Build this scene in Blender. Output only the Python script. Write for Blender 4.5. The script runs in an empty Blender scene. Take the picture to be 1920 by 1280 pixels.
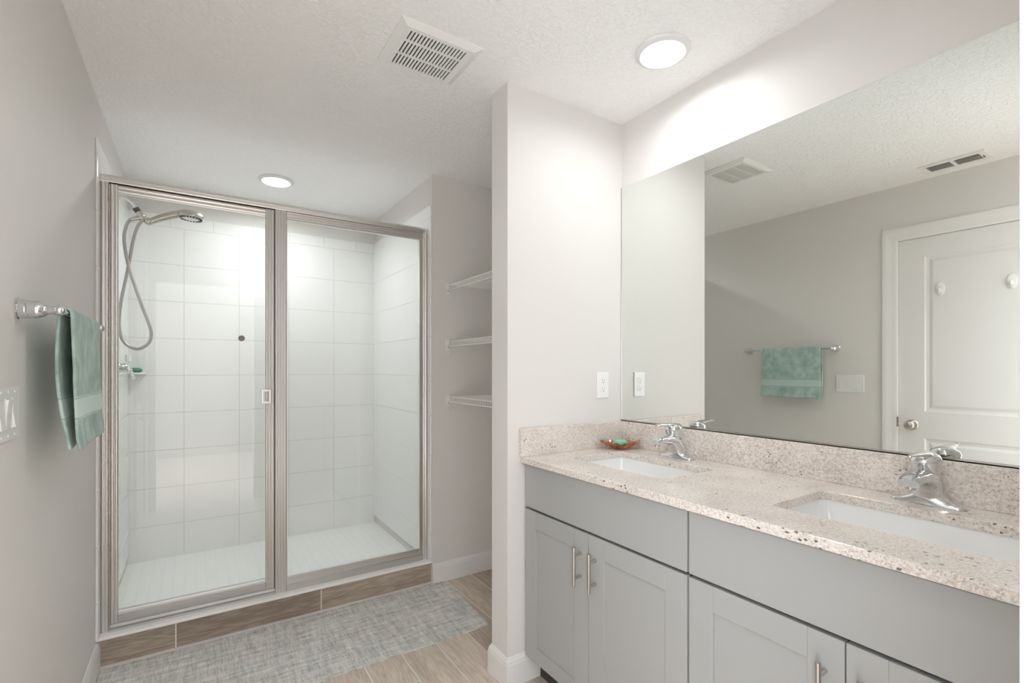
import bpy, bmesh, math, random
from mathutils import Vector, Matrix
R = math.radians
PI = math.pi
S = bpy.context.scene
COL = S.collection

# ------------------------------------------------------------------ camera, light, exposure
H = 2.4325            # ceiling height
L = -0.3522           # left wall
W = 1.6924            # right (mirror) wall
CAM_Z = 1.277
cam_d = bpy.data.cameras.new('camera')
cam = bpy.data.objects.new('camera', cam_d)
COL.objects.link(cam)
cam.location = (0, 0, CAM_Z)
cam.rotation_euler = (R(90), 0, R(-33.147))
cam_d.sensor_width = 36
cam_d.sensor_fit = 'HORIZONTAL'
cam_d.lens = 36 * 908.718 / 1920
cam_d.shift_y = (691.216 - 640) / 1920
cam_d.clip_start = 0.01
S.camera = cam
S.view_settings.view_transform = 'Standard'
S.view_settings.look = 'None'
S.view_settings.gamma = 1
S.view_settings.use_curve_mapping = False
S.view_settings.exposure = 0.34
LAMP_WATTS = 2.5
LAMP_SPREAD = 165
WORLD_POWER = 6.3
world = bpy.data.worlds.new('world')
S.world = world
world.use_nodes = True
bg = world.node_tree.nodes['Background']
bg.inputs[0].default_value = (0.93, 0.97, 1.02, 1)
bg.inputs[1].default_value = WORLD_POWER
S.cycles.max_bounces = 16
S.cycles.diffuse_bounces = 10
S.cycles.glossy_bounces = 10
S.cycles.transparent_max_bounces = 24
S.cycles.sample_clamp_indirect = 0
S.cycles.caustics_reflective = True
S.cycles.use_denoising = True


# ------------------------------------------------------------------ materials
class NT:
    def __init__(s, name):
        s.m = bpy.data.materials.new(name)
        s.m.use_nodes = True
        s.t = s.m.node_tree
        s.b = s.t.nodes['Principled BSDF']
        s.out = s.t.nodes['Material Output']

    def n(s, kind, **kw):
        o = s.t.nodes.new(kind)
        for k, v in kw.items():
            setattr(o, k, v)
        return o

    def put(s, sock, v):
        if v is None:
            return
        if isinstance(v, bpy.types.NodeSocket):
            s.t.links.new(v, sock)
        else:
            if hasattr(sock, 'default_value'):
                try:
                    sock.default_value = v
                except Exception:
                    sock.default_value = tuple(v) + (1,)

    def ma(s, op, a, b=None, c=None):
        o = s.n('ShaderNodeMath', operation=op)
        s.put(o.inputs[0], a)
        s.put(o.inputs[1], b)
        s.put(o.inputs[2], c)
        return o.outputs[0]

    def xyz(s):
        g = s.n('ShaderNodeNewGeometry')
        q = s.n('ShaderNodeSeparateXYZ')
        s.t.links.new(g.outputs['Position'], q.inputs[0])
        return q.outputs

    def vec(s, x, y, z):
        o = s.n('ShaderNodeCombineXYZ')
        s.put(o.inputs[0], x); s.put(o.inputs[1], y); s.put(o.inputs[2], z)
        return o.outputs[0]

    def noise(s, v, scale, detail=2.0, rough=0.5, dist=0.0):
        o = s.n('ShaderNodeTexNoise')
        s.put(o.inputs['Vector'], v)
        o.inputs['Scale'].default_value = scale
        o.inputs['Detail'].default_value = detail
        o.inputs['Roughness'].default_value = rough
        o.inputs['Distortion'].default_value = dist
        return o.outputs[0]

    def ramp(s, f, stops, interp='LINEAR'):
        o = s.n('ShaderNodeValToRGB')
        s.put(o.inputs[0], f)
        cr = o.color_ramp
        cr.interpolation = interp
        while len(cr.elements) < len(stops):
            cr.elements.new(0.5)
        for e, (p, c) in zip(cr.elements, stops):
            e.position = p
            e.color = (c[0], c[1], c[2], 1) if not isinstance(c, (int, float)) else (c, c, c, 1)
        return o.outputs[0]

    def mix(s, f, a, b, mode='MIX'):
        o = s.n('ShaderNodeMix', data_type='RGBA', blend_type=mode)
        s.put(o.inputs[0], f)
        for k, v in ((6, a), (7, b)):
            if isinstance(v, (tuple, list)):
                o.inputs[k].default_value = (v[0], v[1], v[2], 1)
            else:
                s.put(o.inputs[k], v)
        return o.outputs[2]

    def bump(s, h, strength, dist):
        o = s.n('ShaderNodeBump')
        o.inputs['Strength'].default_value = strength
        o.inputs['Distance'].default_value = dist
        s.put(o.inputs['Height'], h)
        s.t.links.new(o.outputs[0], s.b.inputs['Normal'])

    def set(s, col=None, rough=None, metal=None, spec=None, coat=None, sheen=None):
        b = s.b.inputs
        if col is not None:
            if isinstance(col, tuple):
                b['Base Color'].default_value = (col[0], col[1], col[2], 1)
            else:
                s.put(b['Base Color'], col)
        if rough is not None: s.put(b['Roughness'], rough)
        if metal is not None: b['Metallic'].default_value = metal
        if spec is not None: b['Specular IOR Level'].default_value = spec
        if coat is not None: b['Coat Weight'].default_value = coat
        if sheen is not None:
            b['Sheen Weight'].default_value = sheen
        return s


def srgb(r, g, b):
    f = lambda c: (c / 255 / 12.92) if c / 255 <= 0.04045 else ((c / 255 + 0.055) / 1.055) ** 2.4
    return (f(r), f(g), f(b))


def plain(name, col, rough=0.5, metal=0.0, bump=None, spec=None, coat=None):
    t = NT(name).set(col, rough, metal, spec, coat)
    if bump:
        x = t.xyz()
        t.bump(t.noise(t.vec(x[0], x[1], x[2]), bump[0], 3.0), bump[1], bump[2])
    return t.m


M = {}
M['wall'] = plain('wall_paint', (0.735, 0.715, 0.69), 0.6, bump=(140, 0.25, 0.001), spec=0.3)


def ceiling_mat():
    t = NT('ceiling_texture').set((0.90, 0.90, 0.89), 0.8, spec=0.2)
    x = t.xyz()
    v = t.vec(x[0], x[1], x[2])
    a = t.ramp(t.noise(v, 55, 3.0, 0.5, 0.6), [(0.42, 0.0), (0.56, 1.0)])
    t.bump(a, 0.55, 0.003)
    return t.m


M['ceiling'] = ceiling_mat()
M['light_block'] = plain('light_block_taupe', (0.30, 0.28, 0.26), 0.7)  # dark tone keeps the doorway reflection faint
M['trim'] = plain('white_trim_paint', (0.80, 0.79, 0.775), 0.35)
M['door'] = plain('white_door_paint', (0.76, 0.75, 0.735), 0.4)
M['cabinet'] = plain('grey_cabinet_paint', (0.385, 0.385, 0.375), 0.42, bump=(300, 0.05, 0.0005))
M['cabinet_dark'] = plain('cabinet_inside', (0.05, 0.047, 0.042), 0.7)
M['porcelain'] = plain('white_porcelain', (0.86, 0.86, 0.85), 0.08, coat=0.5)
M['plastic'] = plain('white_plastic', (0.82, 0.82, 0.80), 0.3)
M['dark'] = plain('black_shade_fill', (0.01, 0.01, 0.01), 0.8)  # black colour standing in for shade inside the vents
M['slot'] = plain('socket_slot', (0.18, 0.175, 0.17), 0.6)
M['chrome'] = plain('polished_chrome', (0.74, 0.75, 0.76), 0.07, 1.0)
M['nickel'] = plain('brushed_nickel', (0.56, 0.53, 0.49), 0.28, 1.0)
M['aluminium'] = plain('satin_aluminium', (0.80, 0.785, 0.77), 0.30, 1.0)
M['aluminium_dull'] = plain('dull_aluminium', (0.62, 0.61, 0.60), 0.5, 1.0)
M['gasket'] = plain('dark_gasket', (0.03, 0.028, 0.025), 0.6)
M['hose'] = plain('steel_hose', (0.47, 0.45, 0.42), 0.42, 0.7)
M['wire'] = plain('white_coated_wire', (0.84, 0.84, 0.82), 0.35)
M['sill'] = plain('white_marble_sill', (0.92, 0.90, 0.87), 0.35, bump=None)
M['acrylic'] = plain('clear_grey_acrylic', (0.45, 0.44, 0.43), 0.15)
M['grey_disc'] = plain('grey_rubber_disc', (0.31, 0.285, 0.275), 0.5)
M['soap'] = plain('mint_soap', srgb(120, 200, 165), 0.35, spec=0.5)
M['soap_dark'] = plain('green_soap', srgb(70, 145, 112), 0.35)
M['carpet'] = plain('bedroom_carpet', (0.5, 0.47, 0.43), 0.95)


def mirror_mat():
    t = NT('mirror_silver').set((0.855, 0.875, 0.845), 0.0, 1.0)
    return t.m


M['mirror'] = mirror_mat()


def glass_mat():
    t = NT('clear_glass')
    tr = t.n('ShaderNodeBsdfTransparent'); tr.inputs[0].default_value = (0.965, 0.975, 0.965, 1)
    gl = t.n('ShaderNodeBsdfGlossy'); gl.inputs['Roughness'].default_value = 0.0
    gl.inputs[0].default_value = (1, 1, 1, 1)
    fr = t.n('ShaderNodeFresnel'); fr.inputs[0].default_value = 1.45
    mx = t.n('ShaderNodeMixShader')
    t.t.links.new(t.ma('MULTIPLY', fr.outputs[0], 0.85), mx.inputs[0])
    t.t.links.new(tr.outputs[0], mx.inputs[1])
    t.t.links.new(gl.outputs[0], mx.inputs[2])
    t.t.links.new(mx.outputs[0], t.out.inputs[0])
    return t.m


M['glass'] = glass_mat()


def lens_mat():
    t = NT('lamp_lens')
    t.b.inputs['Base Color'].default_value = (0.9, 0.9, 0.9, 1)
    t.b.inputs['Emission Color'].default_value = (0.955, 0.98, 1.02, 1)
    t.b.inputs['Emission Strength'].default_value = 6.0
    return t.m


M['lens'] = lens_mat()


def wood_nodes(t, u, v, u0, pu, v0, pv, stagger, grout, light, dark, groutcol):
    """plank tiles: rows across u (pitch pu), running along v (pitch pv)"""
    ru = t.ma('DIVIDE', t.ma('SUBTRACT', u, u0), pu)
    row = t.ma('FLOOR', ru)
    fu = t.ma('FRACT', ru)
    rv = t.ma('DIVIDE', t.ma('SUBTRACT', v, t.ma('ADD', v0, t.ma('MULTIPLY', row, stagger))), pv)
    cl = t.ma('FLOOR', rv)
    fv = t.ma('FRACT', rv)
    wn = t.n('ShaderNodeTexWhiteNoise', noise_dimensions='2D')
    t.put(wn.inputs['Vector'], t.vec(t.ma('ADD', row, 3.3), t.ma('ADD', cl, 7.7), 0.0))
    rnd = wn.outputs['Value']
    lu = t.ma('MULTIPLY', fu, pu)
    lv = t.ma('MULTIPLY', fv, pv)
    off = t.ma('MULTIPLY', rnd, 37.0)
    base = t.vec(t.ma('ADD', lu, off), t.ma('MULTIPLY', lv, 0.10), off)
    warp = t.noise(base, 8.0, 3.0, 0.55)
    ring = t.ma('SINE', t.ma('MULTIPLY', t.ma('ADD', warp, t.ma('MULTIPLY', lu, 1.2)), 105.0))
    ring = t.ma('MULTIPLY_ADD', ring, 0.5, 0.5)
    fine = t.noise(t.vec(t.ma('ADD', lu, off), t.ma('MULTIPLY', lv, 0.06), off), 260.0, 3.0, 0.6)
    broad = t.noise(base, 14.0, 2.0)
    f = t.ma('ADD', t.ma('MULTIPLY', ring, 0.10), t.ma('ADD', t.ma('MULTIPLY', fine, 0.50), t.ma('MULTIPLY', broad, 0.38)))
    f = t.ma('ADD', f, t.ma('MULTIPLY', t.ma('SUBTRACT', rnd, 0.5), 0.22))
    col = t.ramp(f, [(0.30, dark), (0.70, light)])
    gw_u = grout / pu
    gw_v = grout / pv
    gu = t.ma('GREATER_THAN', t.ma('ABSOLUTE', t.ma('SUBTRACT', fu, 0.5)), 0.5 - gw_u / 2)
    gv = t.ma('GREATER_THAN', t.ma('ABSOLUTE', t.ma('SUBTRACT', fv, 0.5)), 0.5 - gw_v / 2)
    g = t.ma('MAXIMUM', gu, gv)
    return t.mix(g, col, groutcol), f, g


def floor_mat():
    t = NT('wood_look_floor_tile')
    x = t.xyz()
    c, f, g = wood_nodes(t, x[0], x[1], 1.433, 0.1655, 2.298, 0.64, 0.2135, 0.0048,
                         srgb(226, 212, 198), srgb(174, 159, 145), srgb(234, 228, 218))
    t.set(c, 0.42, 0, 0.4)
    t.bump(t.ma('SUBTRACT', t.ma('MULTIPLY', f, 0.2), g), 0.25, 0.001)
    return t.m


M['floor'] = floor_mat()


def curb_mat():
    t = NT('wood_look_curb_tile')
    x = t.xyz()
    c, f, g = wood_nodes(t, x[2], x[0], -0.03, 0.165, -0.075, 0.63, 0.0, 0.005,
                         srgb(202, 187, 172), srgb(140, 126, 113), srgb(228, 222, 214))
    t.set(c, 0.45, 0, 0.35)
    t.bump(f, 0.2, 0.001)
    return t.m


M['curb'] = curb_mat()


def tile_mat(name, axis, u0, du, trim_u0):
    t = NT(name)
    x = t.xyz()
    u = x[axis]; z = x[2]
    gr = 0.0030

    def line(v, o, p):
        q = t.ma('FRACT', t.ma('ADD', t.ma('DIVIDE', t.ma('SUBTRACT', v, o), p), 0.5))
        d = t.ma('MULTIPLY', t.ma('ABSOLUTE', t.ma('SUBTRACT', q, 0.5)), p)
        o_ = t.n('ShaderNodeMapRange', interpolation_type='SMOOTHSTEP')
        t.put(o_.inputs[0], d)
        o_.inputs[1].default_value = gr * 0.35
        o_.inputs[2].default_value = gr * 0.9
        o_.inputs[3].default_value = 1.0
        o_.inputs[4].default_value = 0.0
        return o_.outputs[0]

    top = t.ma('GREATER_THAN', z, 2.1777)
    big = t.ma('MULTIPLY', line(u, u0, du), t.ma('SUBTRACT', 1.0, top))
    sm = t.ma('MULTIPLY', line(u, trim_u0, 0.2335), top)
    hz = line(z, 0.290, 0.2360)
    hz = t.ma('MULTIPLY', hz, t.ma('LESS_THAN', z, 2.24))
    g = t.ma('MAXIMUM', t.ma('MAXIMUM', big, sm), hz)
    t.set(t.mix(g, (0.86, 0.86, 0.855), (0.66, 0.655, 0.64)), t.ma('MULTIPLY_ADD', g, 0.5, 0.16), 0, 0.5)
    wob = t.noise(t.vec(x[0], x[1], x[2]), 6.0, 1.0)
    t.bump(t.ma('SUBTRACT', t.ma('MULTIPLY', wob, 0.5), g), 0.5, 0.0012)
    return t.m


M['tile_back'] = tile_mat('white_tile_back', 0, -0.062, 0.3107, 0.0986)
M['tile_side'] = tile_mat('white_tile_side', 1, 3.035, 0.3095, 3.10)


def mosaic_mat():
    t = NT('white_shower_floor')
    x = t.xyz()
    fu = t.ma('ABSOLUTE', t.ma('SUBTRACT', t.ma('FRACT', t.ma('MULTIPLY', x[0], 19.0)), 0.5))
    fv = t.ma('ABSOLUTE', t.ma('SUBTRACT', t.ma('FRACT', t.ma('MULTIPLY', x[1], 19.0)), 0.5))
    g = t.ma('GREATER_THAN', t.ma('MAXIMUM', fu, fv), 0.46)
    t.set(t.mix(g, (0.85, 0.85, 0.84), (0.80, 0.795, 0.78)), 0.3)
    return t.m


M['mosaic'] = mosaic_mat()


def granite_mat():
    t = NT('speckled_granite')
    x = t.xyz()
    v = t.vec(x[0], x[1], x[2])
    vs = t.vec(t.ma('MULTIPLY', x[0], 1.6), t.ma('MULTIPLY', x[1], 0.8), x[2])
    a = t.noise(vs, 150, 3.0, 0.6)
    b = t.noise(v, 420, 2.0, 0.6)
    c = t.noise(v, 9, 2.0, 0.5)
    f = t.ma('ADD', t.ma('MULTIPLY', a, 0.45), t.ma('ADD', t.ma('MULTIPLY', b, 0.4), t.ma('MULTIPLY', c, 0.15)))
    col = t.ramp(f, [(0.36, srgb(170, 159, 149)), (0.45, srgb(205, 196, 187)), (0.53, srgb(228, 220, 213)), (0.66, srgb(241, 236, 230))])
    # warm blush and cool grey clouds
    col = t.mix(t.ramp(t.noise(v, 90, 2.0), [(0.56, 0.0), (0.75, 0.3)]), col, srgb(210, 196, 186))
    col = t.mix(t.ramp(t.noise(v, 70, 2.0), [(0.60, 0.0), (0.75, 0.35)]), col, srgb(188, 186, 180))
    # sparse dark mineral flecks gathered in places
    vv = t.vec(x[0], t.ma('MULTIPLY', x[1], 0.62), x[2])
    vor = t.n('ShaderNodeTexVoronoi')
    t.put(vor.inputs['Vector'], vv)
    vor.inputs['Scale'].default_value = 120
    clus = t.ramp(t.noise(v, 7.0, 2.0), [(0.52, 0.0), (0.66, 1.0)])
    sep = t.n('ShaderNodeSeparateColor')
    t.t.links.new(vor.outputs['Color'], sep.inputs[0])
    pick = t.ma('GREATER_THAN', t.ma('ADD', sep.outputs[0], t.ma('MULTIPLY', clus, 0.20)), 1.015)
    dot = t.ma('LESS_THAN', t.ma('ADD', vor.outputs['Distance'], t.ma('MULTIPLY', b, 0.35)), 0.50)
    fl = t.ma('MULTIPLY', pick, dot)
    col = t.mix(t.ma('MULTIPLY', fl, 0.85), col, srgb(70, 62, 60))
    vor2 = t.n('ShaderNodeTexVoronoi')
    t.put(vor2.inputs['Vector'], v)
    vor2.inputs['Scale'].default_value = 210
    sep2 = t.n('ShaderNodeSeparateColor')
    t.t.links.new(vor2.outputs['Color'], sep2.inputs[0])
    fl2 = t.ma('MULTIPLY', t.ma('GREATER_THAN', sep2.outputs[0], 0.955), t.ma('LESS_THAN', vor2.outputs['Distance'], 0.4))
    col = t.mix(t.ma('MULTIPLY', fl2, 0.5), col, srgb(110, 100, 96))
    t.set(col, 0.16, 0, 0.5)
    return t.m


M['granite'] = granite_mat()


def mat_mat():
    t = NT('woven_vinyl')
    x = t.xyz()
    a = t.noise(t.vec(t.ma('MULTIPLY', x[0], 1.0), t.ma('MULTIPLY', x[1], 0.045), 0.0), 330, 2.0, 0.7)
    b = t.noise(t.vec(t.ma('MULTIPLY', x[0], 0.045), t.ma('MULTIPLY', x[1], 1.0), 3.0), 330, 2.0, 0.7)
    c = t.noise(t.vec(x[0], x[1], 0.0), 5.0, 2.0)
    a2 = t.noise(t.vec(x[0], t.ma('MULTIPLY', x[1], 0.12), 5.0), 45, 2.0)
    b2 = t.noise(t.vec(t.ma('MULTIPLY', x[0], 0.12), x[1], 9.0), 45, 2.0)
    f = t.ma('ADD', t.ma('MULTIPLY', t.ma('ADD', a, b), 0.32), t.ma('MULTIPLY', t.ma('ADD', a2, b2), 0.18))
    col = t.ramp(f, [(0.37, srgb(138, 134, 131)), (0.45, srgb(190, 187, 184)), (0.52, srgb(218, 216, 211)), (0.61, srgb(246, 243, 234))])
    col = t.mix(t.ramp(c, [(0.42, 0.0), (0.62, 0.55)]), col, t.mix(1.0, col, (0.93, 0.985, 0.985), 'MULTIPLY'))
    t.set(col, 0.6, 0, 0.3)
    t.bump(t.ma('ADD', a, b), 0.4, 0.001)
    return t.m


M['mat'] = mat_mat()
M['mat_back'] = plain('mat_backing', (0.12, 0.12, 0.115), 0.8)


def towel_mat():
    t = NT('green_terry_towel')
    x = t.xyz()
    v = t.vec(x[0], x[1], x[2])
    n = t.noise(v, 520, 2.0, 0.7)
    p = t.noise(v, 22, 3.0)
    f = t.ma('ADD', t.ma('MULTIPLY', n, 0.45), t.ma('MULTIPLY', p, 0.55))
    col = t.ramp(f, [(0.34, srgb(146, 176, 167)), (0.5, srgb(178, 203, 194)), (0.66, srgb(208, 226, 219))])
    # flat woven border near the hem
    z = x[2]
    band = t.ma('MULTIPLY', t.ma('GREATER_THAN', z, 1.145), t.ma('LESS_THAN', z, 1.205))
    edge = t.ma('LESS_THAN', t.ma('ABSOLUTE', t.ma('SUBTRACT', t.ma('ABSOLUTE', t.ma('SUBTRACT', z, 1.175)), 0.026)), 0.0025)
    rib = t.ma('MULTIPLY_ADD', t.ma('SINE', t.ma('MULTIPLY', z, 1900.0)), 0.04, 0.96)
    bc = t.mix(1.0, srgb(194, 215, 206), t.vec(rib, rib, rib), 'MULTIPLY')
    col = t.mix(band, col, bc)
    col = t.mix(t.ma('MULTIPLY', edge, 0.7), col, srgb(134, 170, 158))
    t.set(col, 0.95, 0, 0.1, sheen=0.3)
    t.bump(t.mix(band, n, (0.5, 0.5, 0.5)), 0.9, 0.003)
    return t.m


M['towel'] = towel_mat()


def dish_mat():
    t = NT('carved_reddish_wood')
    x = t.xyz()
    v = t.vec(x[0], x[1], x[2])
    f = t.noise(v, 60, 3.0, 0.6, 1.5)
    col = t.ramp(f, [(0.35, srgb(92, 32, 16)), (0.5, srgb(168, 84, 42)), (0.65, srgb(206, 130, 74))])
    t.set(col, 0.18, 0, 0.5, coat=0.6)
    t.bump(f, 0.4, 0.001)
    return t.m


M['dish'] = dish_mat()


# ------------------------------------------------------------------ mesh helpers
def NB():
    return bmesh.new()


def box(bm, x0, x1, y0, y1, z0, z1):
    r = bmesh.ops.create_cube(bm, size=1)
    for v in r['verts']:
        v.co = Vector(((x0 + x1) / 2 + v.co.x * (x1 - x0), (y0 + y1) / 2 + v.co.y * (y1 - y0), (z0 + z1) / 2 + v.co.z * (z1 - z0)))
    return r['verts']


def loft(bm, rings, caps=True, closed=True):
    vs = [[bm.verts.new(p) for p in ring] for ring in rings]
    n = len(vs[0])
    for a, b in zip(vs, vs[1:]):
        for i in range(n if closed else n - 1):
            j = (i + 1) % n
            bm.faces.new((a[i], a[j], b[j], b[i]))
    if caps:
        bm.faces.new(vs[0][::-1])
        bm.faces.new(vs[-1])
    return vs


def prism(bm, poly, axis, a0, a1):
    def P(p, a):
        if axis == 0: return (a, p[0], p[1])
        if axis == 1: return (p[0], a, p[1])
        return (p[0], p[1], a)
    loft(bm, [[P(p, a0) for p in poly], [P(p, a1) for p in poly]])


def frame_at(t):
    t = t.normalized()
    u = Vector((0, 0, 1)) if abs(t.z) < 0.9 else Vector((1, 0, 0))
    a = t.cross(u).normalized()
    return a, t.cross(a).normalized()


def tube(bm, pts, r, n=12, caps=True, scale=None):
    pts = [Vector(p) for p in pts]
    rings = []
    a = b = None
    for i, p in enumerate(pts):
        t = (pts[min(i + 1, len(pts) - 1)] - pts[max(i - 1, 0)]).normalized()
        if a is None:
            a, b = frame_at(t)
        else:
            a = (a - t * a.dot(t)).normalized()
            b = t.cross(a).normalized()
        rr = r[i] if isinstance(r, (list, tuple)) else r
        sa, sb = scale if scale else (1, 1)
        rings.append([p + a * (math.cos(2 * PI * k / n) * rr * sa) + b * (math.sin(2 * PI * k / n) * rr * sb) for k in range(n)])
    loft(bm, rings, caps)


def lathe(bm, prof, origin, axis=(0, 0, 1), n=32, caps=True):
    ax = Vector(axis).normalized()
    a, b = frame_at(ax)
    o = Vector(origin)
    rings = []
    for r, h in prof:
        rings.append([o + ax * h + a * (math.cos(2 * PI * k / n) * r) + b * (math.sin(2 * PI * k / n) * r) for k in range(n)])
    loft(bm, rings, caps)


def smooth_path(pts, m=8):
    pts = [Vector(p) for p in pts]
    P = [pts[0]] + pts + [pts[-1]]
    out = []
    for i in range(1, len(P) - 2):
        p0, p1, p2, p3 = P[i - 1:i + 3]
        for k in range(m):
            t = k / m
            out.append(0.5 * ((2 * p1) + (p2 - p0) * t + (2 * p0 - 5 * p1 + 4 * p2 - p3) * t * t + (3 * p1 - p0 - 3 * p2 + p3) * t ** 3))
    out.append(pts[-1])
    return out


ORIGIN = {}


def obj(name, bm, m, parent=None, smooth=False, bevel=0, seg=2, label=None, mats=None, at=None, sub=0):
    bmesh.ops.recalc_face_normals(bm, faces=bm.faces[:])
    if parent is not None:
        o0 = ORIGIN[parent.name]
    elif at is not None:
        o0 = Vector(at)
    else:
        cs = [v.co for v in bm.verts]
        o0 = Vector(((min(c.x for c in cs) + max(c.x for c in cs)) / 2, (min(c.y for c in cs) + max(c.y for c in cs)) / 2, min(c.z for c in cs)))
    for v in bm.verts:
        v.co -= o0
    me = bpy.data.meshes.new(name)
    bm.to_mesh(me)
    bm.free()
    me.materials.append(M[m])
    for k in (mats or []):
        me.materials.append(M[k])
    o = bpy.data.objects.new(name, me)
    COL.objects.link(o)
    if parent is not None:
        o.parent = parent
    else:
        o.location = o0
    ORIGIN[o.name] = o0
    if smooth:
        for p in me.polygons:
            p.use_smooth = True
    if bevel:
        b = o.modifiers.new('bevel', 'BEVEL')
        b.width = bevel; b.segments = seg; b.limit_method = 'ANGLE'; b.angle_limit = R(40)
        b.harden_normals = False
    if sub:
        s_ = o.modifiers.new('subdivision', 'SUBSURF'); s_.levels = sub; s_.render_levels = sub
    if smooth and not sub:
        e = o.modifiers.new('edge_split', 'EDGE_SPLIT'); e.split_angle = R(42)
    if label:
        o['label'] = label
    return o


def thing(name, at, label, cat, group=None):
    o = bpy.data.objects.new(name, None)
    o.empty_display_size = 0.05
    COL.objects.link(o)
    o.location = at
    ORIGIN[o.name] = Vector(at)
    tag(o, label, cat, group)
    return o


def tag(o, label, cat, group=None):
    o['label'] = label
    o['category'] = cat
    if group:
        o['group'] = group
    return o


def struct(name, bm, m, label, cat='wall', **kw):
    o = obj(name, bm, m, **kw)
    o['kind'] = 'structure'
    o['label'] = label
    o['category'] = cat
    return o


def dup(root, loc, label, children=True):
    r = root.copy()
    COL.objects.link(r)
    r.location = loc
    r['label'] = label
    ORIGIN[r.name] = Vector(loc)
    for ch in list(root.children):
        c = ch.copy(); COL.objects.link(c); c.parent = r
        for g in list(ch.children):
            d = g.copy(); COL.objects.link(d); d.parent = c
    return r


def arc(cx, cy, r, a0, a1, n):
    return [(cx + r * math.cos(R(a0 + (a1 - a0) * k / n)), cy + r * math.sin(R(a0 + (a1 - a0) * k / n))) for k in range(n + 1)]


def rrect(x0, x1, y0, y1, r, n=6):
    return arc(x1 - r, y1 - r, r, 0, 90, n) + arc(x0 + r, y1 - r, r, 90, 180, n) + arc(x0 + r, y0 + r, r, 180, 270, n) + arc(x1 - r, y0 + r, r, 270, 360, n)


# ------------------------------------------------------------------ room shell
YP, YPB, XP = 1.639, 1.761, 1.049      # partition front, back, end
YS = 2.674                             # wall beside the shower / closet end
XS = 1.1786                            # shower right wall
YB = 3.7756                            # shower back tile face
YF = 0.075                             # inner face of the entrance wall

b = NB(); box(b, L - 0.15, W + 0.15, -3.1, YB + 0.15, -0.1, 0.0)
struct('floor', b, 'floor', 'wood look plank tile floor of the bathroom', 'floor')
b = NB(); box(b, L - 0.15, W + 0.15, YF - 0.12, YB + 0.15, H, H + 0.1)
struct('ceiling', b, 'ceiling', 'light grey ceiling with a fine orange peel texture', 'ceiling')

# left wall with an opening for the closed panel door
DY0, DY1, DZ = 0.512, 1.2337, 2.083
b = NB()
box(b, L - 0.12, L, YF - 0.12, DY0, 0, H)
box(b, L - 0.12, L, DY1, YB + 0.1, 0, H)
box(b, L - 0.12, L, DY0, DY1, DZ, H)
struct('wall_left', b, 'wall', 'greige painted wall on the left that carries the towel bar')
b = NB(); box(b, W, W + 0.12, YF - 0.12, YB + 0.1, 0, H)
struct('wall_right', b, 'wall', 'light painted wall above and behind the big mirror')
b = NB(); box(b, XP, W, YP, YPB, 0, H)
struct('wall_partition', b, 'wall', 'narrow partition wall standing between the vanity and the shelf niche')
b = NB(); box(b, XS, W, YS, YB + 0.1, 0, H)
struct('wall_far_right', b, 'wall', 'shaded wall right of the shower carrying the shelf brackets')
b = NB(); box(b, L, XS, YB + 0.008, YB + 0.12, 0, H)
struct('wall_back', b, 'wall', 'painted strip of wall above the tiles at the back of the shower')
OX0, OX1 = -0.30, 0.487
b = NB()
box(b, L, OX0, YF - 0.12, YF, 0, H)
box(b, OX1, W, YF - 0.12, YF, 0, H)
box(b, OX0, OX1, YF - 0.12, YF, 2.06, H)
struct('wall_front', b, 'wall', 'entrance wall beside the right end of the vanity')

b = NB(); box(b, -2.2, 2.6, -3.1, -3.0, 0, 3.0)  # added out of view, tall and dark to hold back world light
struct('wall_light_block', b, 'light_block', 'added unseen bedroom wall that dims the doorway reflection in the shower')
# tiled skins of the shower
TZ = 2.2457
b = NB(); box(b, L, XS - 0.001, YB, YB + 0.01, 0.0, 2.2543)
struct('wall_shower_back', b, 'tile_back', 'white rectangular tiles on the back wall of the shower', bevel=0.003)
b = NB(); box(b, L, L + 0.009, 2.652, YB, 0.1317, TZ)
struct('wall_shower_left', b, 'tile_side', 'white tiles on the left wall of the shower', bevel=0.004)
b = NB(); box(b, XS - 0.010, XS, YS + 0.001, YB, 0.1317, 2.2543)
struct('wall_shower_right', b, 'tile_side', 'white tiles on the right wall of the shower', bevel=0.004)
b = NB(); box(b, L + 0.001, XS - 0.001, 2.80, YB, 0.0, 0.078)
struct('floor_shower', b, 'mosaic', 'white tiled shower floor behind the curb', 'floor')
b = NB(); box(b, L + 0.001, XS, 2.690, 2.80, 0.0, 0.1195)
struct('curb', b, 'curb', 'shower curb faced with brown wood look tile', 'curb')
b = NB(); box(b, L + 0.0005, XS + 0.004, 2.678, 2.83, 0.1195, 0.1330)
struct('trim_1', b, 'sill', 'white stone sill capping the shower curb', 'sill', bevel=0.003)
b = NB(); box(b, L + 0.0005, XS, 2.676, 2.690, -0.001, 0.006)
struct('trim_2', b, 'trim', 'pale grout line along the foot of the shower curb', 'trim')

# baseboards
BP = [(0, 0), (0.0135, 0), (0.0135, 0.088), (0.0115, 0.094), (0.0105, 0.102), (0.006, 0.110), (0.004, 0.1155), (0, 0.1165)]


def baseboard(name, x0, y0, x1, y1, nx, ny, label, m0=0, m1=0):
    """profile swept from (x0,y0) to (x1,y1); n = direction out of the wall; m0/m1 extend the outer edge (mitres)"""
    b = NB()
    d = Vector((x1 - x0, y1 - y0, 0)).normalized()
    rings = []
    for (px, py, m) in ((x0, y0, -m0), (x1, y1, m1)):
        rings.append([(px + nx * p[0] + d.x * p[0] * m, py + ny * p[0] + d.y * p[0] * m, p[1]) for p in BP])
    loft(b, rings)
    struct(name, b, 'trim', label, 'baseboard')


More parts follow.
